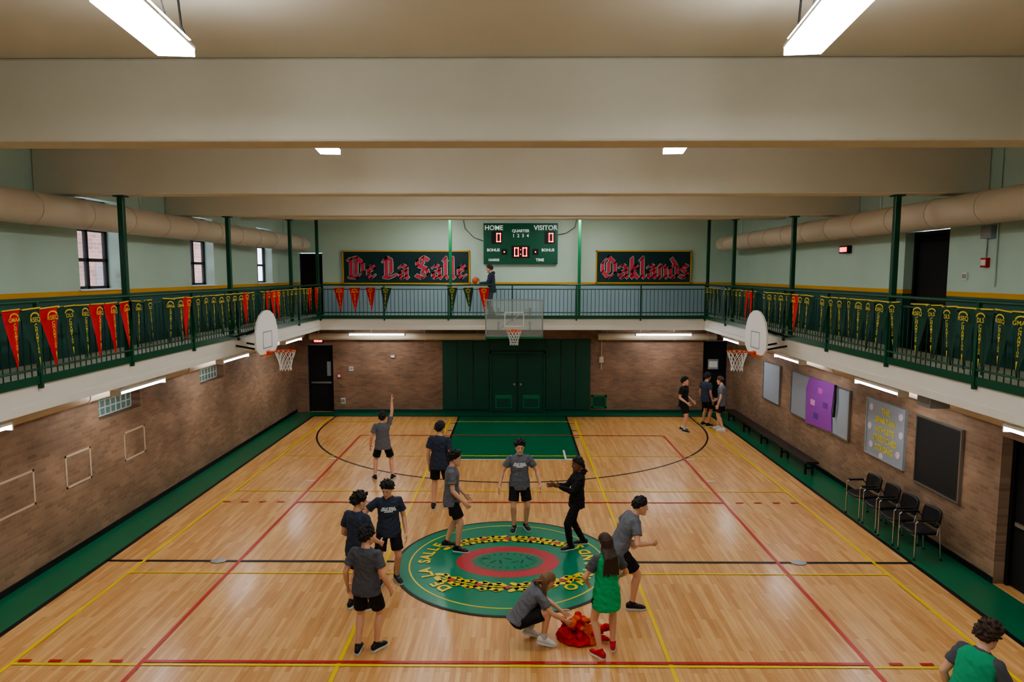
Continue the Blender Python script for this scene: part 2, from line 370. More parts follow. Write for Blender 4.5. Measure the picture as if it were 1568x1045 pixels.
mb=MB()
for a,b in((-6.9,-.9),(2.9,6.9)):
    mb.cyl((a,12.2,2.66),(b,12.2,2.66),.12,.12,M_duct,18)
    for i in range(4): x=a+.3+i*(b-a-.6)/3; mb.cyl((x,12.2,2.66),(x+.05,12.2,2.66),.13,.13,M_duct,18); mb.cyl((x,12.2,2.7),(x,12.2,3.1),.012,.012,M_metal,6)
mb.obj('heating_pipe')
def strip(loc,rz,L=1.45):
    e=empty('fluorescent_light_fixture',loc,rz)
    mb=MB(); mb.box(-L/2,L/2,-.08,.08,.03,.07,M_whitep); mb.box(-L/2-.02,-L/2,-.09,.09,-.04,.07,M_whitep); mb.box(L/2,L/2+.02,-.09,.09,-.04,.07,M_whitep)
    for q in(-.4,.4): mb.cyl((q*L,0,.07),(q*L,0,.3),.008,.008,M_metal,6)
    mb.obj('housing',e)
    mb=MB()
    for q in(-.035,.035): mb.cyl((-L/2,q,0),(L/2,q,0),.024,.024,M_fluo,10)
    mb.obj('tubes',e)
for sx in(-1,1):
    for yy in(-7.2,-3.0,.95,5.0,9.2): strip((sx*6.55,yy,2.8),math.pi/2)
for x in(-4.45,4.95): strip((x,11.45,2.8),0,1.8)
def led(loc,rz,z):
    e=empty('led_high_bay_light',(loc[0],loc[1],z),rz)
    mb=MB(); mb.box(-.13,.13,-.5,.5,.05,.075,M_whitep)
    for q in(-.1,.1): mb.box(q-.006,q+.006,-.45,.45,.075,.1,M_metal)
    mb.box(-.05,.05,-.12,.12,.075,.15,M_whitep)
    mb.obj('housing',e,bevel=.005)
    mb=MB(); mb.box(-.125,.125,-.49,.49,0,.05,M_led)
    for q in(-.1,.1): mb.box(q-.015,q+.015,-.45,.45,.1,.104,M_led)  # glowing strips on top, added to brighten the ceiling
    mb.obj('diffuser',e)
    mb=MB(); h=ZC-z-.006
    for q in(-.4,.4): mb.cyl((0,q,.08),(0,q*.3,h),.005,.005,M_black,6)
    mb.tube([V((0,.5,.06)),V((.02,.62,.05)),V((.05,.68,.12)),V((0,.62,.24)),V((0,.56,h))],.008,M_black)
    mb.cyl((0,.56,h-.04),(0,.56,h),.05,.05,M_metal,10)
    mb.obj('cable',e)
for yy,z in((-10.6,6.34),(-6.55,6.34),(-2.5,6.34),(1.7,6.34),(5.9,6.34),(10.4,6.6)):  # last row is added, unseen behind the beam, to light the far wall
    led((-2.2,yy),math.radians(7),z); led((2.1,yy),math.radians(-7),z)

# ------------------------------------------------------------------ pennants
def pennant_mesh(col,kind):
    mb=MB(); W=.34;H=.8;nx,nz=4,8
    vs=[];
    for j in range(nz+1):
        t=j/nz; w=W*(1-t)+.01
        for i in range(nx+1):
            u=i/nx-.5; vs.append((u*w, .018*math.sin(u*6+kind*2)*(1-t*.4)+.02*math.sin(t*3+kind),-t*H))
    mb.add(vs,[(j*(nx+1)+i,j*(nx+1)+i+1,(j+1)*(nx+1)+i+1,(j+1)*(nx+1)+i) for j in range(nz) for i in range(nx)],col,True)
    mb.box(-W/2,W/2,-.01,.01,-.012,.005,M_penY)
    t=['DLS','GMAA','RSEQ'][kind%3]
    yo=-.04
    k=10
    for i in range(k):
        a0=math.pi*i/k;a1=math.pi*(i+1)/k
        mb.poly([(.085*math.cos(a0),yo,-.1+.055*math.sin(a0)),(.065*math.cos(a0),yo,-.1+.037*math.sin(a0)),(.065*math.cos(a1),yo,-.1+.037*math.sin(a1)),(.085*math.cos(a1),yo,-.1+.055*math.sin(a1))],M_penY)
    text_into(mb,t,MX((0,yo,-.14),(1,0,0),(0,0,1)),.08,M_penY,off=.001)
    for i,ch in enumerate('CHAMPION'):
        text_into(mb,ch,MX((0,yo,-.215-i*.053+i*i*.001),(1,0,0),(0,0,1)),.074-.0045*i,M_penY,off=.001)
    mb.poly([(-.012,yo,-.6),(.012,yo,-.6),(0,yo,-.72)],M_penY)
    return mb.mesh('pennant')
PEN={(c,k):pennant_mesh(M_penG if c=='g' else M_penR,k) for c in'gr' for k in range(3)}
pe={s:empty('pennant_string') for s in('l','r','f')}
def pen(s,p,rz,c):
    o=D.objects.new('pennant',PEN[(c,random.randrange(3))]); S.collection.objects.link(o); o.parent=pe[s]; o.location=p
    o.rotation_euler=(random.uniform(-.04,.04),random.uniform(-.07,.07),rz+random.uniform(-.2,.2)); sc=random.uniform(.9,1.06); o.scale=(sc,sc,sc)
y=-3.4; i=0
pat='ggrgrggrrrgggggrgggggggrgggrrrgggggggrgr'
while y<10.6:
    if i%13!=12: pen('l',(-rx+.06,y,4.36),math.pi/2,pat[i%len(pat)])
    y+=.35;i+=1
y=-3.4;i=0
while y<10.6:
    if i%9!=8: pen('r',(rx-.06,y,4.36),-math.pi/2,'r' if i in(20,28,29) else 'g')
    y+=.35;i+=1
for i,c in enumerate('grrrgggggr'):
    x=-6.35+i*.5+(.6 if i>5 else 0)
    if i in(0,5,6): continue
    pen('f',(x+.35,ry-.06,4.36),0,c)

# ------------------------------------------------------------------ baskets
def basket(loc,rz,kind):
    e=empty('basketball_hoop',loc,rz); mb=MB()
    if kind=='rect':
        mb.box(-.9,.9,0,.02,2.85,3.98,M_glass)
        for a in(-.9,.86): mb.box(a,a+.04,-.02,.04,2.85,3.98,M_metal)
        for a in(2.83,3.96): mb.box(-.9,.9,-.02,.04,a,a+.04,M_metal)
        mb.box(-.9,.9,-.03,.05,2.78,2.84,M_greenL)
        for a in(-.3,.28): mb.box(a,a+.025,-.012,0,3.15,3.6,M_whitep)
        for a in(3.15,3.58): mb.box(-.3,.305,-.012,0,a,a+.025,M_whitep)
        for sx in(-1,1):
            mb.tube([V((sx*.5,.02,3.75)),V((sx*.5,.5,3.5))],.025,M_metal); mb.tube([V((sx*.5,.02,3.05)),V((sx*.5,.5,3.25))],.025,M_metal)
        mb.tube([V((-.5,.03,3.05)),V((.5,.03,3.75))],.012,M_metal)
    else:
        out=[(-.3,2.98),(.3,2.98),(.52,3.03),(.66,3.14),(.7,3.32),(.67,3.52),(.58,3.72),(.42,3.87),(.2,3.96),(0,3.98),(-.2,3.96),(-.42,3.87),(-.58,3.72),(-.67,3.52),(-.7,3.32),(-.66,3.14),(-.52,3.03)]
        mb.prism([(x,0,z) for x,z in out],(0,.04,0),M_whitep)
        for a in(-.28,.255): mb.box(a,a+.025,-.004,0,3.12,3.5,M_greylit)
        for a in(3.12,3.48): mb.box(-.28,.28,-.004,0,a,a+.025,M_greylit)
        mb.box(-.35,.35,-.006,.046,2.965,3.0,M_orange)
        for sx in(-1,1):
            mb.tube([V((sx*.3,.04,3.6)),V((sx*.3,.6,3.4))],.022,M_black); mb.tube([V((sx*.3,.04,3.1)),V((sx*.3,.6,3.2))],.022,M_black)
    mb.obj('backboard',e)
    mb=MB(); k=28; c=V((0,-.39,3.05)); R=.228
    pts=[c+V((R*math.cos(2*math.pi*i/k),R*math.sin(2*math.pi*i/k),0)) for i in range(k+1)]
    mb.tube(pts,.011,M_orange,8)
    mb.box(-.09,.09,-.17,0,3.03,3.045,M_orange); mb.box(-.1,.1,-.012,.0,2.93,3.06,M_orange)
    mb.tube([V((-.08,-.2,3.04)),V((-.04,0,2.95))],.008,M_orange); mb.tube([V((.08,-.2,3.04)),V((.04,0,2.95))],.008,M_orange)
    mb.obj('rim',e)
    mb=MB(); ns=12; lev=[(0,.225),(-.09,.2),(-.18,.165),(-.27,.14),(-.36,.125),(-.44,.13)]
    for i in range(ns):
        for d in(-1,1):
            p=[]
            for j,(zz,r) in enumerate(lev):
                a=2*math.pi*(i+d*j*.5)/ns; p.append(c+V((r*math.cos(a),r*math.sin(a),zz)))
            for j in range(len(p)-1): mb.cyl(p[j],p[j+1],.006,.006,M_net,5)
    mb.obj('net',e)
basket((.06,10.3,0),0,'rect')
basket((-5.5,4.4,0),math.pi/2,'fan')
basket((5.52,4.4,0),-math.pi/2,'fan')

# ------------------------------------------------------------------ far wall items
GL={'D':([[(.14,.9),(.14,.1)],[(.0,.86),(.42,.95),(.72,.7),(.72,.3),(.42,.03),(.03,.06)],[(.4,.8),(.4,.2)]],.9),
'e':([[(.1,.48),(.1,.13),(.25,0),(.42,.12)],[(.1,.48),(.27,.6),(.42,.45),(.12,.27)]],.56),
'L':([[(.15,.95),(.15,.1)],[(.0,.78),(.15,.95),(.4,.84)],[(.02,.06),(.3,.02),(.62,.14)],[(.4,.76),(.4,.26)]],.76),
'a':([[(.06,.5),(.2,.6),(.4,.5),(.4,.1),(.48,.0)],[(.4,.35),(.08,.25),(.08,.08),(.22,0),(.4,.12)]],.6),
'S':([[(.6,.85),(.35,.97),(.06,.8),(.08,.6),(.54,.42),(.58,.2),(.3,.0),(.0,.12)],[(.33,.78),(.33,.64)],[(.33,.36),(.33,.2)]],.78),
'l':([[(.1,.93),(.1,.1),(.2,0)],[(.0,.84),(.1,.95)]],.34),
'O':([[(.35,.98),(.05,.7),(.05,.3),(.35,0),(.7,.25),(.7,.7),(.35,.98)],[(.36,.74),(.36,.26)]],.9),
'k':([[(.1,.93),(.1,.08),(.16,0)],[(.1,.3),(.3,.58),(.4,.45),(.14,.28),(.42,.0)]],.56),
'n':([[(.08,.58),(.08,.05),(.14,0)],[(.08,.48),(.28,.6),(.4,.5),(.4,.08),(.48,0)]],.6),
'd':([[(.05,.45),(.05,.12),(.2,0),(.4,.12),(.4,.5),(.12,.9)],[(.05,.45),(.25,.58)]],.56),
's':([[(.4,.52),(.2,.6),(.04,.48),(.34,.22),(.38,.1),(.2,0),(.0,.08)]],.52),' ':([],.3)}
def hull(p):
    p=sorted(set(p)); 
    def half(q):
        h=[]
        for c in q:
            while len(h)>1 and (h[-1][0]-h[-2][0])*(c[1]-h[-2][1])-(h[-1][1]-h[-2][1])*(c[0]-h[-2][0])<=0: h.pop()
            h.append(c)
        return h
    a=half(p);b=half(p[::-1]); return a[:-1]+b[:-1]
def blackletter(mb,txt,x0,z0,h,y,nw,nt,m,wid):
    tot=sum(GL[c][1] for c in txt); k=wid/tot; x=x0; a=math.radians(42)
    dx,dy=math.cos(a),math.sin(a); nib=[(u*nw/2*dx-w*nt/2*dy,u*nw/2*dy+w*nt/2*dx) for u in(-1,1) for w in(-1,1)]
    for c in txt:
        st,w=GL[c]
        for s in st:
            for i in range(len(s)-1):
                P=[((x+p[0]*k+n_[0]),(z0+p[1]*h+n_[1])) for p in(s[i],s[i+1]) for n_ in nib]
                mb.poly([(q[0],y,q[1]) for q in hull(P)],m)
        x+=w*k
def sign(txt,x0,x1,z0,z1):
    mb=MB(); y=YF-.05; mb.box(x0,x1,y,YF-.002,z0,z1,M_navy)
    for a in((x0,x1,z0,z0+.04),(x0,x1,z1-.04,z1),(x0,x0+.04,z0,z1),(x1-.04,x1,z0,z1)): mb.box(a[0],a[1],y-.02,y,a[2],a[3],M_yel)
    h=(z1-z0)*.64; zz=z0+(z1-z0)*.18
    for yo,nw,nt,m in((.006,.14,.066,M_whitep),(.012,.115,.042,M_navy),(.018,.098,.028,M_pink)): blackletter(mb,txt,x0+.2,zz,h,y-yo,nw,nt,m,x1-x0-.26)
    mb.obj('school_name_sign')
sign('De La Salle',-5.78,-1.45,4.44,5.57); sign('Oaklands',2.82,6.05,4.46,5.57)
e=empty('scoreboard',(.27,YF-.145,5.8)); mb=MB(); mb.box(-1.25,1.25,0,.14,-.68,.68,mat('scoreboard_green',(8,92,66),.4))
mb.obj('case',e,bevel=.01)
mb=MB(); 
def tx(s,x,z,sz,m=M_textw): text_into(mb,s,MX((x,-.006,z),(1,0,0),(0,0,1)),sz,m,off=.004)
tx('HOME',-.9,.52,.22);tx('VISITOR',.84,.52,.22);tx('QUARTER',0,.42,.13);tx('1  2  3  4',0,.26,.15);tx('BONUS',-.92,-.22,.13);tx('BONUS',.92,-.22,.13);tx('HARRIS',-.9,-.55,.11);tx('TIME',.65,-.55,.13)
mb.obj('lettering',e)
mb=MB()
for x,z,w,h in((-.8,.2,.36,.42),(.98,.2,.36,.42),(0,-.28,.62,.42),(-.55,-.28,.2,.2),(.5,-.28,.2,.2)): mb.box(x-w/2,x+w/2,-.004,0,z-h/2,z+h/2,M_black)
mb.obj('display_windows',e)
mb=MB()
def seg0(x,z,w=.15,h=.3,t=.03):
    for a in((x-w/2,x+w/2,z+h/2-t,z+h/2),(x-w/2,x+w/2,z-h/2,z-h/2+t),(x-w/2,x-w/2+t,z-h/2,z+h/2),(x+w/2-t,x+w/2,z-h/2,z+h/2)): mb.box(a[0],a[1],-.014,-.006,a[2],a[3],M_redled)
seg0(-.74,.2);seg0(1.02,.2);seg0(-.14,-.28);seg0(.14,-.28); mb.box(-.015,.015,-.014,-.006,-.22,-.19,M_redled); mb.box(-.015,.015,-.014,-.006,-.37,-.34,M_redled)
for x in(-.55,.5): mb.box(x-.02,x+.02,-.014,-.006,-.3,-.26,M_redled)
mb.obj('digits',e)
mb=MB()
mb.tube([V((-1.7,YF-.05,6.8)),V((-1.6,YF-.06,6.3)),V((-1.3,YF-.06,6.0)),V((-1.0,YF-.06,5.9))],.01,M_black,6)
mb.tube([V((2.2,YF-.05,6.8)),V((2.1,YF-.06,6.35)),V((1.8,YF-.06,6.15)),V((1.5,YF-.06,6.1))],.01,M_black,6)
mb.obj('scoreboard_cable')
mb=MB(); xs=[-2.42,-1.9,-1.35,-.8]
for i in range(3): mb.box(xs[i]+.008,xs[i+1]-.008,YF-.06,YF,.1,2.56,M_dgreen)
xs=[1.13,1.65,2.16,2.68]
for i in range(3): mb.box(xs[i]+.008,xs[i+1]-.008,YF-.06,YF,.1,2.56,M_dgreen)
mb.box(-.79,1.12,YF-.06,YF,2.15,2.56,M_dgreen); mb.obj('wall_padding',bevel=.015)
mb=MB(); mb.box(-.72,1.05,YF-.05,YF,.02,2.07,M_dgreen)
for a in((-.79,-.72,.0,2.14),(1.05,1.12,.0,2.14)): mb.box(a[0],a[1],YF-.1,YF,a[2],a[3],M_green)
mb.box(-.79,1.12,YF-.1,YF,2.07,2.14,M_green); mb.box(.15,.18,YF-.065,YF-.05,.02,2.07,M_black)
for a,b in((-.6,-.02),(.35,.93)):
    mb.box(a,b,YF-.07,YF-.05,.15,.62,M_greenL); mb.box(a+.05,b-.05,YF-.08,YF-.07,.2,.5,M_dgreen)
mb.cyl((.06,YF-.11,1.0),(.06,YF-.05,1.0),.04,.04,M_metal,12); mb.cyl((.28,YF-.11,1.0),(.28,YF-.05,1.0),.04,.04,M_metal,12)
mb.obj('door_6',bevel=.006)
mb=MB()
for a in((2.72,3.25,.16,.22),(2.72,3.25,.55,.61),(2.72,2.78,.16,.61),(3.19,3.25,.16,.61)): mb.box(a[0],a[1],YF-.04,YF,a[2],a[3],M_greenL)
mb.box(2.78,3.19,YF-.01,YF,.22,.55,M_dgreen); mb.obj('wall_hatch')
def wbox(name,x0,x1,y0,y1,z0,z1,m,face=None,axis='y'):
    mb=MB(); mb.box(x0,x1,y0,y1,z0,z1,m)
    if face:
        w=(x1-x0)*.8;h=(z1-z0)*.6;c=((x0+x1)/2,(z0+z1)/2)
        if axis=='y': mb.box(c[0]-w/2,c[0]+w/2,y0-.006,y0,c[1]-h/2,c[1]+h/2,face)
        else:
            yc=(y0+y1)/2;wy=(y1-y0)*.8; mb.box(x0-.006,x0,yc-wy/2,yc+wy/2,c[1]-h/2,c[1]+h/2,face)
    return mb.obj(name,bevel=.006)
wbox('exit_sign',-6.85,-6.5,YF-.08,YF,2.42,2.6,M_black,M_redled)
wbox('exit_sign_side',XR-.1,XR,4.3,4.7,5.25,5.42,M_black,M_redled,'x')
wbox('light_switch_plate',-5.95,-5.8,YF-.03,YF,.3,.5,M_whitep,M_metal)
M_alarm=mat('alarm_red',(190,30,30),.4)
wbox('fire_alarm_pull',-6.05,-5.93,YF-.05,YF,1.2,1.36,M_alarm,M_whitep)
wbox('notice_frame',-5.65,-5.5,YF-.03,YF,1.45,1.6,M_whitep,M_greylit)
wbox('notice_poster',6.75,7.1,YF+.1,YF+.13,1.5,1.85,M_greylit,M_whitep)
wbox('thermostat_box',-4.2,-4.05,YF-.05,YF,1.9,2.0,M_metal,M_whitep)
mb=MB(); mb.cyl((3.05,YF-.03,1.5),(3.05,YF-.03,2.5),.015,.015,M_duct,8); mb.box(2.98,3.12,YF-.06,YF,1.75,1.95,M_duct); mb.obj('electrical_conduit')
wbox('fire_bell',XR-.08,XR,-.3,-.05,5.35,5.55,M_greylit,M_metal,'x')
wbox('manual_call_point',XR-.06,XR,-.2,-.06,4.9,5.05,M_alarm,M_whitep,'x')
mb=MB(); mb.cyl((XR-.02,-.12,5.06),(XR-.02,-.12,5.34),.012,.012,M_metal,8); mb.cyl((XR-.02,-.36,4.6),(XR-.02,-.36,6.8),.012,.012,M_mint,8); mb.obj('conduit_pipe')
wbox('wall_light_switch',XR-.03,XR,.3,.42,4.7,4.82,M_whitep,M_metal,'x')
wbox('balcony_speaker',6.42,6.72,-.75,-.4,2.76,3.04,M_greylit,M_metal,'x')
mb=MB(); c=V((XL+.12,.35,5.72))
mb.cyl((XL,.35,5.72),(XL+.08,.35,5.72),.05,.05,M_greylit,12); mb.cyl(c-V((.05,0,0)),c+V((.04,0,0)),.09,.07,M_greylit,16); mb.cyl(c+V((.0,0,0)),c+V((.06,0,0)),.04,.03,M_metal,12)
mb.obj('floodlight_fitting')
mb=MB(); Mo=mat('patched_mortar',(196,174,150),.8,var=.1)
for a,b,z0,z1 in((-1.35,-.5,1.15,1.72),(.25,.95,1.15,1.72),(2.0,2.75,1.15,1.72),(-3.5,-2.7,1.15,1.72)):
    for q in((a,b,z0,z0+.035),(a,b,z1-.035,z1),(a,a+.035,z0,z1),(b-.035,b,z0,z1)): mb.box(XL,XL+.006,q[0],q[1],q[2],q[3],Mo)
mb.obj('trim_patched_brick')
def board(name,y0,y1,z0,z1,face,frame,extra=None):
    mb=MB(); x=XR-.035; mb.box(x,XR-.001,y0,y1,z0,z1,face)
    for a in((y0,y1,z0-.03,z0),(y0,y1,z1,z1+.03),(y0-.03,y0,z0-.03,z1+.03),(y1,y1+.03,z0-.03,z1+.03)): mb.box(x-.02,XR-.001,a[0],a[1],a[2],a[3],frame)
    if extra: extra(mb,x)
    mb.obj(name)
board('notice_board',8.05,9.3,1.12,2.2,M_greylit,M_metal)
def ex(mb,x):
    pts=[(4.75,1.12),(6.2,1.02),(6.25,1.9),(6.05,2.22),(4.7,2.25),(4.8,1.6)]
    mb.prism([(x-.025,a,b) for a,b in pts],(.01,0,0),M_purple)
    for i,(a,b) in enumerate([(5.3,2.0),(5.0,1.7),(5.7,1.65),(5.5,1.35)]): mb.box(x-.03,x-.024,a,a+.24,b-.1,b+.04,mat('poster_ink_%d'%i,[(196,90,180),(110,50,140),(220,150,200),(90,60,150)][i],.6))
    mb.tube([V((x-.05,4.6,2.25)),V((x-.06,4.55,1.9)),V((x-.05,4.62,1.5))],.03,M_black)
board('notice_board',4.0,7.2,1.1,2.2,M_greylit,M_metal,ex)
def ex2(mb,x):
    for i,s in enumerate(['THE','SPARTAN','ATHLETE','STRETCHES','STRONG']):
        text_into(mb,s,MX((x-.006,2.5,2.03-i*.19),(0,-1,0),(0,0,1)),.17,M_yelp,off=.004)
    for a,b in((1.95,2.05),(3.05,2.05),(1.92,1.7),(3.08,1.65),(2.0,1.3),(3.0,1.28),(2.6,1.12)):
        mb.cyl((x,a,b),(x-.008,a,b),.07,.07,M_pcard,16)
board('painted_poster_board',1.82,3.2,1.08,2.2,M_greylit,M_greylit,ex2)
board('chalkboard',.15,1.4,1.0,2.2,mat('slate',(30,32,34),.55,var=.1),M_metal)
mb=MB(); mb.box(7.0,7.3,4.9,11.3,.3,.36,M_wbark)
for yy in(5.1,6.6,8.1,9.6,11.1):
    mb.box(7.05,7.09,yy-.03,yy+.03,0,.3,M_black); mb.box(7.22,7.26,yy-.03,yy+.03,0,.3,M_black); mb.box(7.05,7.26,yy-.02,yy+.02,.14,.18,M_black)
mb.obj('low_bench',bevel=.01)
M_chairseat=mat('black_vinyl',(26,26,30),.4,bump=.1)
def chair(x,y,rz):
    e=empty('stacking_chair',(x,y,.003),rz); mb=MB()
    def slab(M,w,d,t,curve):
        n=9; vs=[];fs=[]
        for s in(0,1):
            for j in range(n):
                for i in range(n):
                    u=i/(n-1)*2-1; v=j/(n-1)*2-1
                    k=1-.12*max(0,abs(v)-.6)/.4; 
                    vs.append(M@V((u*w/2*k, v*d/2*(1-.1*max(0,abs(u)-.6)/.4), curve*(u*u)-(t if s else 0))))
        for j in range(n-1):
            for i in range(n-1):
                a=j*n+i; fs.append((a,a+1,a+n+1,a+n)); b=a+n*n; fs.append((b,b+n,b+n+1,b+1))
        for i in range(n-1):
            for a,b in((i,i+1),((n-1)*n+i+1,(n-1)*n+i)): fs.append((b,a,a+n*n,b+n*n))
            for a,b in(((i+1)*n,i*n),(i*n+n-1,(i+1)*n+n-1)): fs.append((b,a,a+n*n,b+n*n))
        mb.add(vs,fs,M_chairseat,True)
    slab(T((0,0,.46)),.47,.45,.045,.02)
    slab(T((0,.23,.68))@Matrix.Rotation(math.radians(80),4,'X'),.46,.32,.035,.04)
    mb.obj('seat_and_back',e)
    mb=MB()
    for sx in(-1,1):
        x=sx*.235
        mb.tube([V((x,-.2,.012)),V((x,-.2,.64)),V((x,-.16,.67)),V((x,.12,.67)),V((x,.2,.6)),V((x,.25,.012))],.012,M_chrome)
        mb.tube([V((x,.16,.43)),V((x*.9,.22,.6)),V((x*.9,.26,.8))],.011,M_chrome)
        mb.box(x-.022,x+.022,-.17,.13,.675,.695,M_black)
        mb.cyl((x,-.2,0),(x,-.2,.025),.018,.018,M_black,8); mb.cyl((x,.25,0),(x,.25,.025),.018,.018,M_black,8)
    for yy,zz in((-.2,.42),(.2,.42)): mb.tube([V((-.235,yy,zz)),V((.235,yy,zz))],.011,M_chrome)
    mb.obj('frame',e)
for i,yy in enumerate((.35,.98,1.6,2.22)): chair(7.02-.02*(i%2),yy,-math.pi/2+random.uniform(-.08,.08))

# ------------------------------------------------------------------ people
def skin(c,n): return mat('skin_'+n,c,.5,bump=.05,bscale=120)
SK={'a':skin((220,170,142),'fair'),'b':skin((196,146,116),'tan'),'c':skin((124,84,62),'brown')}
HR={'k':mat('hair_black',(24,19,18),.5,bump=.4,bscale=140),'b':mat('hair_brown',(64,42,30),.5,bump=.4,bscale=140),'l':mat('hair_light_brown',(128,94,66),.5,bump=.4,bscale=140)}
def cloth(n,c): return mat('cloth_'+n,c,.85,bump=.15,bscale=220)
CL={'grey':cloth('grey',(106,108,116)),'navy':cloth('navy',(48,58,76)),'black':cloth('black',(20,20,24)),'char':cloth('charcoal',(84,85,92)),'green':cloth('green',(40,172,110)),'lgreen':cloth('sea_green',(44,160,116))}
M_eyew=mat('eye_white',(215,208,200),.3); M_iris=mat('iris_dark',(40,26,20),.2); M_lip=mat('lips',(176,100,92),.5)
SH={'black':mat('shoe_black',(20,20,22),.5),'white':mat('shoe_white',(222,222,220),.5),'red':mat('shoe_red',(206,34,44),.5)}
M_sock=mat('sock_white',(210,210,208),.8)
def hand_mesh(side,curl):
    mb=MB(); X=V((1,0,0));Y=V((0,1,0)); m=SK['a']; s=-1 if side=='r' else 1
    mb.loft([(V((0,0,-.015)),X,Y,.022,.017),(V((0,0,.02)),X,Y,.03,.017),(V((.002,0,.055)),X,Y,.039,.015),(V((.0,0,.09)),X,Y,.04,.013),(V((0,0,.1)),X,Y,.035,.009)],m,16)
    for x,l in((.031,.07),(.0105,.078),(-.0105,.072),(-.031,.057)):
        p=V((x,0,.088)); a=curl*.5; pts=[(p,.0095)]
        for q,r in((.45,.009),(.3,.0083),(.25,.0075)):
            d=V((x*.9*(1-curl),s*math.sin(a),math.cos(a))).normalized(); p=p+d*l*q; pts.append((p,r)); a+=curl
        mb.limb(pts,m,8)
    p=V((.024,s*.004,.02)); pts=[(p,.014)]
    for q,d,r in((.04,(.72,s*.3,.62),.0115),(.032,(.5,s*.35,.8),.0105),(.025,(.25,s*.35,.9),.009)): p=p+V(d).normalized()*q; pts.append((p,r))
    mb.limb(pts,m,8)
    o=remesh(mb,'hand',.0042,m,smooth=1); me=o.data; D.objects.remove(o); return me
HM={(s,c):hand_mesh(s,c) for s in'lr' for c in(.15,.42,.8)}
def ik(a,t,l1,l2,pole):
    d=t-a; L=min(d.length,(l1+l2)*.998); n=d.normalized(); t=a+n*L
    x=(l1*l1-l2*l2+L*L)/(2*L); h=math.sqrt(max(l1*l1-x*x,0)); pp=pole-n*pole.dot(n)
    pp=pp.normalized() if pp.length>1e-4 else V((0,1,0))
    return a+n*x+pp*h,t
def eul(lean,side,twist): return Matrix.Rotation(math.radians(-twist),3,'Z')@Matrix.Rotation(math.radians(side),3,'Y')@Matrix.Rotation(math.radians(-lean),3,'X')
cnt=[0]
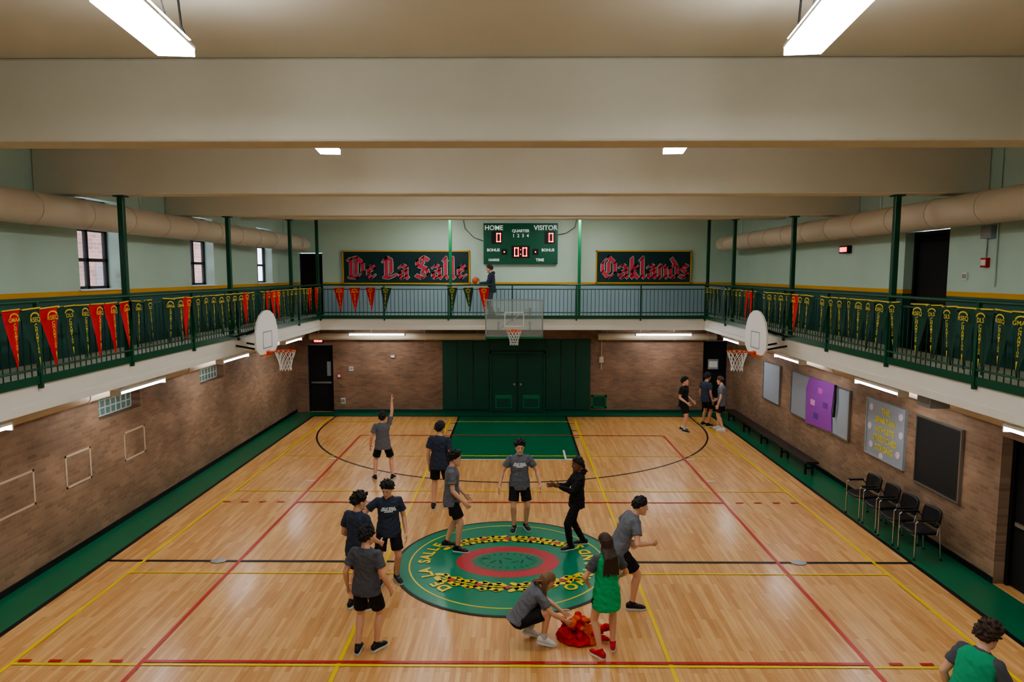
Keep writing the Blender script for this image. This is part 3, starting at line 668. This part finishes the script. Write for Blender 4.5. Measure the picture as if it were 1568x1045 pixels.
def person(name,loc,heading,H,P,O):
    cnt[0]+=1; seed=cnt[0]; rnd=random.Random(seed*11)
    k=H/1.74; e=empty(name,loc if len(loc)==3 else (loc[0],loc[1],.004),math.radians(heading),k)
    fem=O.get('fem',0); ws=.9 if fem else 1.0; sk=SK[O.get('skin','a')]; hipz=P.get('hip',.915); hx,hy=P.get('hipxy',(0,0))
    pl=P.get('plean',0); lean,side,twist=P.get('lean',3),P.get('side',0),P.get('twist',0)
    def R(s):
        t=min(1,max(0,s/.42)); t=t*t*(3-2*t); return eul(pl+(lean-pl)*t,side*t,twist*t)
    tab={}; p=V((hx,hy,hipz)); ds=.01; tab[0]=p.copy()
    for i in range(1,62): p=p+R((i-.5)*ds)@V((0,0,ds)); tab[i]=p.copy()
    def pos(s):
        if s<0: return tab[0]+R(0)@V((0,0,s))
        i=min(60,int(s/ds)); return tab[i].lerp(tab[min(61,i+1)],s/ds-i)
    def st(L,infl=0,wsc=1):
        out=[]
        for s,w,d,yo in L:
            r=R(s); out.append((pos(s)+r@V((0,yo,0)),r@V((1,0,0)),r@V((0,1,0)),w*wsc+infl,d+infl))
        return out
    body=MB()
    body.loft(st([(-.09,.09,.07,0),(-.03,.15,.1,-.01),(.05,.152,.1,-.01),(.13,.14,.092,0),(.2,.13,.088,.0),(.3,.148,.098,0),(.4,.165,.1,0),(.45,.16,.088,-.005),(.485,.12,.068,-.01),(.52,.062,.056,-.01),(.56,.052,.052,-.005)],0,ws),sk)
    hyaw,hp,hr=P.get('head',(0,0,0)); Rh=Matrix.Rotation(math.radians(hyaw),3,'Z')@Matrix.Rotation(math.radians(hr),3,'Y')@Matrix.Rotation(math.radians(-hp),3,'X')
    piv=pos(.572)+R(.5)@V((0,.012,0)); oh=piv-Rh@V((0,-.012,.03)); 
    def hl(x,y,z): return oh+Rh@V((x,y,z))
    hx_,hy_=Rh@V((1,0,0)),Rh@V((0,1,0))
    hs=[(-.004,.02,.07,.04),(.006,.034,.084,.015),(.03,.05,.092,-.03),(.06,.061,.093,-.065),(.1,.069,.09,-.088),(.14,.074,.093,-.1),(.175,.073,.088,-.099),(.205,.06,.067,-.083),(.225,.038,.036,-.054),(.235,.014,.005,-.02)]
    body.loft([(hl(0,(a+b)/2,z),hx_,hy_,w,(a-b)/2) for z,w,a,b in hs],sk,24)
    body.limb([(pos(.49),.052),(hl(0,-.022,.05),.051)],sk)
    body.limb([(hl(0,.088,.128),.008),(hl(0,.108,.094),.013)],sk,8); body.sph(hl(-.012,.1,.09),.009,sk,8,6); body.sph(hl(.012,.1,.09),.009,sk,8,6)
    body.limb([(hl(-.045,.078,.142),.009),(hl(.045,.078,.142),.009)],sk,8)
    body.sph(hl(0,.088,.012),.016,sk,8,6); body.limb([(hl(-.018,.087,.052),.007),(hl(.018,.087,.052),.007)],sk,8)
    for sx in(-1,1): body.sph(hl(sx*.077,-.008,.112),.03,sk,10,8,(.32,.6,1),Rh)
    W={}
    for sd,sx in(('r',1),('l',-1)):
        hand,pole=P.get(sd+'a',((sx*.07,.04,-.53),None))[:2]
        up=max(0,V(hand).normalized().z)
        sh=pos(.452)+R(.468)@V((sx*.168*ws,-.006,0))+V((0,0,.06*up))
        el,wr=ik(sh,sh+V(hand),.29,.26,V(pole) if pole else V((sx*.35,-1,-.15)))
        f=wr-el; q=.92 if fem else 1
        body.limb([(pos(.445)+R(.46)@V((sx*.09*ws,-.005,0)),.05),(sh,.05*q),(sh.lerp(el,.4),.047*q),(el,.037*q),(el.lerp(wr,.28),.041*q),(el.lerp(wr,.7),.031*q),(wr,.025*q)],sk)
        W[sd]=(sh,el,wr)
        z=f.normalized(); ref=V((0,.8,.55)); x=(ref-z*ref.dot(z)).normalized(); y=z.cross(x)
        ho=D.objects.new('hand_'+sd,HM[(sd,P.get('curl'+sd,.42))]); S.collection.objects.link(ho); ho.parent=e
        Mh=Matrix((x,y,z)).transposed().to_4x4(); Mh.translation=wr; ho.matrix_local=Mh
        ho.material_slots[0].link='OBJECT'; ho.material_slots[0].material=sk
    G={}
    shoe=MB(); sm=SH[O.get('shoes','black')]; so=SH[O.get('sole','black')] if O.get('sole') else M_sock
    sock=O.get('socks',False)
    for sd,sx in(('r',1),('l',-1)):
        fx,fy,lift,yaw,pit=P.get(sd+'f',(sx*.11,0,0,-sx*10,0))
        hipj=pos(0)+R(0)@V((sx*.086,0,-.01))
        Rf=Matrix.Rotation(math.radians(yaw),3,'Z')@Matrix.Rotation(math.radians(-pit),3,'X')
        ank=V((fx,fy,.085+lift))+V((0,0,.12*math.sin(math.radians(pit))))
        pole=P.get('k'+sd,None); pole=V(pole) if pole else Matrix.Rotation(math.radians(yaw),3,'Z')@V((0,1,0))
        kn,an=ik(hipj,ank,.43,.42,pole); q=.95 if fem else 1
        if (an-ank).length>.03: print('LEG SHORT',name,sd,(an-ank).length)
        back=(kn-an).cross(pole.cross(kn-an)).normalized()*-.014
        body.limb([(hipj,.083),(hipj.lerp(kn,.45),.076*q),(kn,.055*q),(kn.lerp(an,.3)+back,.058*q),(kn.lerp(an,.65)+back*.5,.044*q),(an,.034)],sk)
        G[sd]=(hipj,kn,an)
        def fl(x,y,z): return an+Rf@V((x,y,z-.085))
        ax,az=Rf@V((1,0,0)),Rf@V((0,0,1))
        shoe.loft([(fl(0,y,zc+.008),ax,az,w,h) for y,w,h,zc in((-.085,.016,.022,.045),(-.07,.033,.042,.05),(-.03,.039,.052,.058),(.01,.04,.052,.058),(.05,.042,.042,.048),(.1,.047,.031,.037),(.15,.044,.024,.03),(.18,.03,.016,.024),(.192,.012,.008,.02))],sm,18)
        shoe.limb([(an+V((0,0,-.01)),.042),(an+V((0,0,.015)),.043)],sm,14)
        outl=[(-.088,.0),(-.075,.03),(-.03,.04),(.04,.041),(.1,.05),(.15,.047),(.18,.034),(.198,.012)]
        ring=[fl(w,y,.001) for y,w in outl]+[fl(-w,y,.001) for y,w in reversed(outl)]
        shoe.prism(ring,az*.024,so)
        if sock: shoe.cyl(an+V((0,0,.0)),an.lerp(kn,.2),.043,.05,M_sock,16)
        for q2 in range(3): shoe.cyl(fl(-.022,.045+q2*.022,.094-q2*.008),fl(.022,.045+q2*.022,.094-q2*.008),.0035,.0035,so,6)
    remesh(body,'body',.0095,sk,e,2)
    shoe.obj('shoes',e)
    sh_=MB(); mt=CL[O['top']]; hem=O.get('hem',-.12); fl_=O.get('flare',.0); b=-.12*min(1,(pl+abs(lean))/60.)
    L=[(hem,.202+fl_,.148+fl_,b*.35),(hem*.4,.198+fl_*.5,.144+fl_*.5,b*.25),(.06,.186,.136,0),(.13,.172,.124,0),(.2,.162,.118,0),(.3,.168,.122,.0),(.4,.18,.122,0),(.445,.175,.108,-.005),(.48,.138,.088,-.01),(.51,.095,.072,-.01),(.53,.07,.066,-.008)]
    sh_.loft(st(L,0,ws),mt)
    sl=O.get('sleeve',.62)
    for sd,sx in(('r',1),('l',-1)):
        s0,el,wr=W[sd]
        sh_.limb([(pos(.44)+R(.45)@V((sx*.085*ws,-.005,0)),.066),(s0,.06)],mt)
        if sl<1: sh_.limb([(s0,.06),(s0.lerp(el,sl*.4),.064)],mt); sh_.cyl(s0.lerp(el,sl*.3),s0.lerp(el,sl),.064,.069,mt,18)
        else: sh_.limb([(s0,.06),(el,.053),(el.lerp(wr,.5),.048),(wr.lerp(el,.06),.037)],mt)
    if O.get('hood'): sh_.limb([(pos(.52)+R(.5)@V((-.06,-.06,0)),.045),(pos(.51)+R(.5)@V((0,-.09,0)),.055),(pos(.52)+R(.5)@V((.06,-.06,0)),.045)],mt)
    remesh(sh_,'shirt',.0105,mt,e,3,.010,seed)
    if O.get('vest'):
        v=MB(); mv=CL[O['vest']]; L2=[(s,w+.018,d+.018,y) for s,w,d,y in L]; L2[0]=(O.get('vhem',-.16),.225,.172,0)
        v.loft(st(L2[:-1],0,ws*.98),mv); remesh(v,'pinnie_vest',.0105,mv,e,3,.011,seed+50)
    pt=MB(); mp=CL[O.get('bottom','black')]; ln=O.get('leg',.78)
    pt.loft(st([(-.1,.12,.1,0),(-.05,.162,.112,-.005),(.03,.158,.108,-.006),(.09,.148,.1,0)],0,ws if ws==1 else .95),mp)
    for sd in'rl':
        hj,kn,an=G[sd]
        if ln<=1:
            end=hj.lerp(kn,ln); pt.limb([(hj,.091)],mp); pt.cyl(hj,end,.092,.096,mp,20)
        else: pt.limb([(hj,.091),(hj.lerp(kn,.5),.086),(kn,.068),(kn.lerp(an,.5),.062),(an.lerp(kn,.06),.052)],mp)
    remesh(pt,'shorts' if ln<=1 else 'trousers',.0105,mp,e,2,.006,seed+9)
    fc=MB(); hm=HR[O.get('hair','k')]
    for sx in(-1,1):
        fc.sph(hl(sx*.031,.0765,.118),.012,M_eyew,10,8); fc.sph(hl(sx*.031,.083,.118),.0075,M_iris,8,6)
        fc.limb([(hl(sx*.017,.092,.139),.0035),(hl(sx*.034,.089,.143),.004),(hl(sx*.05,.078,.137),.003)],hm,6)
    fc.limb([(hl(-.022,.088,.05),.004),(hl(0,.095,.052),.0055),(hl(.022,.088,.05),.004)],M_lip,6)
    fc.obj('face_features',e)
    hb=MB(); style=O.get('style','curly'); c0=(0,-.006,.128); rad=(.074,.094,.106); N=340
    sd0=V((rnd.uniform(0,9),rnd.uniform(0,9),0))
    for i in range(N):
        zz=1-2*(i+.5)/N; a=i*2.39996; r=math.sqrt(1-zz*zz); d=V((r*math.cos(a),r*math.sin(a),zz))
        zt=(-.12+.8*d.y) if d.y>0 else (-.12+.55*d.y)
        zt+=noise.noise(d*5+sd0)*.22
        if abs(d.x)>.75 and d.y>-.1: zt=max(zt,.02)
        if style=='long' and d.y<.1: zt-=.25
        if d.z<zt: continue
        p=V((c0[0]+d.x*rad[0],c0[1]+d.y*rad[1],c0[2]+d.z*rad[2])); j=V((rnd.uniform(-1,1),rnd.uniform(-1,1),rnd.uniform(-1,1)))
        f=min(1,max(0,(d.z-zt)/.5))
        if style=='curly': q=p+d*(.004+.03*f)+j*(.004+.015*f); rr=.010+.009*f
        elif style in('short','bun'): q=p+d*(.002+.018*f)+j*(.003+.008*f)+V((0,.0,.006*f)); rr=.010+.007*f
        else: q=p+d*.008+V((d.x*.004,-.01,-.012)); rr=.014
        hb.limb([(hl(*p),rr+.003),(hl(*q),rr*.75)],hm,8)
    if style in('long','bun'):
        ll=O.get('hairlen',.3); n=26 if style=='long' else 9
        for i in range(n):
            a=math.radians(200+ (i+.5)/n*140) if style=='long' else math.radians(235+i*8)
            d=V((math.cos(a),math.sin(a),-.1)); w=hl(c0[0]+d.x*.078,c0[1]+d.y*.1,c0[2]+.02)
            pts=[(w,.02)]
            bk=R(.45)@V((0,-1,0)); sdv=R(.45)@V((1,0,0))*d.x
            for q in range(1,5):
                t=q/4*ll*rnd.uniform(.9,1.08); pp=w+V((0,0,-t))+bk*(.03*min(1,q/2))+sdv*.02*q/2+V((rnd.uniform(-1,1),rnd.uniform(-1,1),0))*.008
                for s in(.3,.4,.46,.5):
                    c=pos(s); dv=pp-c; r=R(s); lx,ly,lz=dv.dot(r@V((1,0,0))),dv.dot(r@V((0,1,0))),dv.dot(r@V((0,0,1)))
                    if abs(lz)<.06 and abs(lx)<.2 and ly<0.02 and -ly<.15: pp=pp+(r@V((0,-1,0)))*(.15+ly)
                pts.append((pp,.021-.0035*q))
            hb.limb(pts,hm,8)
    remesh(hb,'hair',.006,hm,e,1,.003,seed)
    if O.get('logo'):
        lb=MB()
        for j,(s_,t_,sz) in enumerate(((.385,'DE LA SALLE',.036),(.352,'OAKLANDS',.045),(.32,'ATHLETICS',.026))):
            r=R(s_); c=pos(s_)+r@V((0,.134,0)); text_into(lb,t_,MX(c,r@V((-1,0,0)),r@V((0,0,1))),sz,M_textw,off=.001)
        lb.obj('shirt_print',e)
    return e
boy='teenage_boy'; girl='teenage_girl'
person(boy,(-2.97,4.59),4,1.66,dict(lean=2,rf=(.22,.02,0,-14,0),lf=(-.2,.0,0,22,0),hip=.89,ra=((.06,.05,.54),(1,-.2,0)),la=((-.14,.06,-.5),None),curlr=.15,head=(-4,-8,0)),dict(top='grey',hair='k',style='short'))
person(boy,(-1.42,2.62),-12,1.84,dict(lean=2,rf=(.11,.08,0,-12,0),lf=(-.12,-.06,0,14,0),head=(-25,5,0)),dict(top='navy',hair='k',style='short'))
person(boy,(-.98,.52),-88,1.8,dict(lean=4,rf=(.12,.1,0,-14,0),lf=(-.12,-.1,0,8,0),hip=.91,ra=((.06,.2,-.47),None),la=((-.02,.2,-.47),None),head=(0,8,0)),dict(top='grey',hair='k',style='curly'))
person(boy,(.2,1.46),182,1.77,dict(lean=2,rf=(.1,.05,0,-12,0),lf=(-.12,-.05,0,18,0),hip=.905,ra=((.2,.12,-.48),(.6,-1,0)),la=((-.2,.14,-.46),(-.6,-1,0)),head=(4,6,0)),dict(top='grey',hair='k',style='curly',logo=1))
person('adult_woman_coach',(1.2,.62),100,1.68,dict(lean=-4,plean=-2,hipxy=(0,0),rf=(.12,-.16,0,-8,0),lf=(-.1,.14,0,10,0),hip=.89,ra=((-.02,.42,-.2),(.3,-.4,-1)),la=((-.04,.4,-.13),(-.3,-.4,-1)),curlr=.15,curll=.15,head=(10,5,0)),dict(top='black',sleeve=1.1,leg=1.1,hair='k',style='bun',hairlen=.16,skin='c',fem=1,hood=1,hem=-.12))
person(boy,(1.68,-1.5),-80,1.78,dict(lean=34,plean=18,hipxy=(0,-.06),hip=.86,rf=(.14,.1,0,-10,0),lf=(-.12,-.28,0,10,24),ra=((.05,.2,-.3),(.5,-1,0)),la=((-.1,.05,-.42),(-1,-.8,0)),curlr=.8,head=(-12,12,0)),dict(top='grey',hair='k',style='short'))
person(boy,(-2.12,-1.62),-28,1.74,dict(lean=2,rf=(.16,.05,0,-30,0),lf=(-.12,-.02,0,8,0),ra=((.05,.22,-.42),None),la=((-.05,.2,-.42),None),head=(-30,12,0)),dict(top='navy',hair='k',style='curly'))
person(boy,(-1.83,-.8),192,1.7,dict(lean=5,rf=(.14,.06,0,-22,0),lf=(-.12,-.06,0,20,0),hip=.905,ra=((.16,.2,-.36),(1,-.6,0)),la=((-.1,.06,-.52),None),curlr=.8,head=(-22,18,0)),dict(top='navy',hair='k',style='curly',logo=1))
person(boy,(-1.75,-2.75),-14,1.66,dict(lean=2,rf=(.1,.06,0,-22,0),lf=(-.11,-.06,0,14,0),ra=((.12,.1,-.5),None),la=((-.13,.04,-.5),None),head=(-22,6,0)),dict(top='char',hair='k',style='curly',hem=-.1))
person(girl,(1.28,-2.8),14,1.62,dict(lean=3,rf=(.14,.1,0,-22,0),lf=(-.1,-.06,0,26,0),hip=.905,ra=((.05,.22,-.4),(1,-.8,0)),la=((-.05,.2,-.42),(-1,-.8,0)),head=(18,12,0)),dict(top='char',vest='green',hair='b',style='long',hairlen=.42,fem=1,shoes='red',sole='white',hem=-.2,vhem=-.24,flare=.01,leg=.42))
person(girl,(.42,-2.5),-78,1.64,dict(lean=44,plean=24,hipxy=(0,-.26),hip=.36,rf=(.13,.06,0,-8,14),lf=(-.13,-.08,0,8,22),kr=(.25,1,.35),kl=(-.15,1,.3),ra=((.02,.36,-.38),(1,-.3,-.4)),la=((.08,.38,-.36),(-1,-.3,-.4)),curlr=.42,head=(-4,34,0)),dict(top='grey',hair='l',style='long',hairlen=.3,fem=1,shoes='white',sole='white',socks=True,hem=-.04))
person(boy,(4.3,-5.1),-70,1.72,dict(lean=22,plean=8,hip=.88,rf=(.12,.25,0,-8,0),lf=(-.12,-.22,0,8,22),ra=((.04,.3,-.3),None),la=((-.06,-.05,-.48),None),head=(6,18,0)),dict(top='char',vest='lgreen',hair='b',style='curly'))
person(boy,(5.22,9.6),-130,1.7,dict(lean=2,rf=(.1,.1,0,-10,0),lf=(-.1,-.08,0,10,0),ra=((.03,.2,-.42),None),la=((-.03,.2,-.42),None)),dict(top='black',hair='k',style='curly',socks=True))
person(boy,(6.1,10.35),-60,1.72,dict(lean=2,rf=(.12,0,0,-14,0),head=(-10,10,0)),dict(top='navy',hair='k',style='curly',skin='b'))
person(boy,(6.42,9.75),60,1.7,dict(lean=5,rf=(.12,.1,0,-14,0),lf=(-.12,-.08,0,10,0),ra=((.04,.18,-.42),None),head=(0,8,0)),dict(top='grey',hair='b',style='short',shoes='white'))
person('young_man',(-.68,11.5,ZB+.003),88,1.74,dict(lean=5,rf=(.1,.06,0,-10,0),lf=(-.1,-.06,0,10,0),ra=((-.08,.36,-.26),(.4,-.6,-1)),la=((.04,.36,-.26),(-.4,-.6,-1)),curlr=.42,head=(0,10,0)),dict(top='navy',sleeve=1.1,leg=1.1,hair='b',style='short',hood=1,bottom='char'))
def ball(loc,r=.12):
    mb=MB(); Mb=mat('basketball_leather',(190,92,44),.55,bump=.3,bscale=200); mb.sph((0,0,0),r,Mb,32,20)
    k=36
    for ax in range(3):
        pts=[]
        for i in range(k+1):
            a=2*math.pi*i/k; c,s=r*1.001*math.cos(a),r*1.001*math.sin(a); pts.append(V([(c,s,0),(c,0,s),(0,c,s)][ax]))
        mb.tube(pts,.0025,M_black,5)
    o=mb.obj('basketball'); o.location=loc; o.rotation_euler=(.4,.3,.2)
ball((-1.2,11.49,4.56))
mb=MB(); rr=random.Random(3)
for i in range(26):
    a=rr.uniform(0,6.28); d=rr.uniform(0,.24)*1; h=.2*(1-d/.3)
    p=V((d*1.15*math.cos(a),d*.85*math.sin(a),.05+rr.uniform(0,max(.02,h)))); q=p+V((rr.uniform(-.12,.12),rr.uniform(-.1,.1),rr.uniform(-.03,.04))); q.z=max(.045,q.z)
    mb.limb([(p,rr.uniform(.035,.06)),(q,rr.uniform(.03,.045))],M_red,10)
mb.cyl((0,0,.004),(0,0,.06),.28,.25,M_red,20)
CR=cloth('red',(190,30,36)); CO=cloth('orange',(220,90,30))
o=remesh(mb,'pinnie_pile',.009,CR,None,2,.02,3,assign=lambda c: 1 if noise.noise(V((c.x*7,c.y*7,c.z*7+4)))>.12 else 0,mats=[CR,CO]); o.location=(.98,-2.36,.004); o.scale=(1.1,1.05,1.05)

# ------------------------------------------------------------------ world, camera
w=D.worlds.new('world'); S.world=w; w.use_nodes=True; bg=w.node_tree.nodes['Background']
bg.inputs['Color'].default_value=(.72,.82,1,1); bg.inputs['Strength'].default_value=2.2
cam=D.cameras.new('camera'); co=D.objects.new('camera',cam); S.collection.objects.link(co); S.camera=co
cam.sensor_width=36; cam.lens=24.22; cam.clip_start=.05; cam.clip_end=200
co.location=(.155,-11.1,4.81); co.rotation_euler=(math.radians(90-5.63),0,math.radians(.43))
S.view_settings.view_transform='AgX'
try: S.view_settings.look='AgX - Medium High Contrast'
except Exception as ex_: print(ex_)
S.view_settings.exposure=1.15
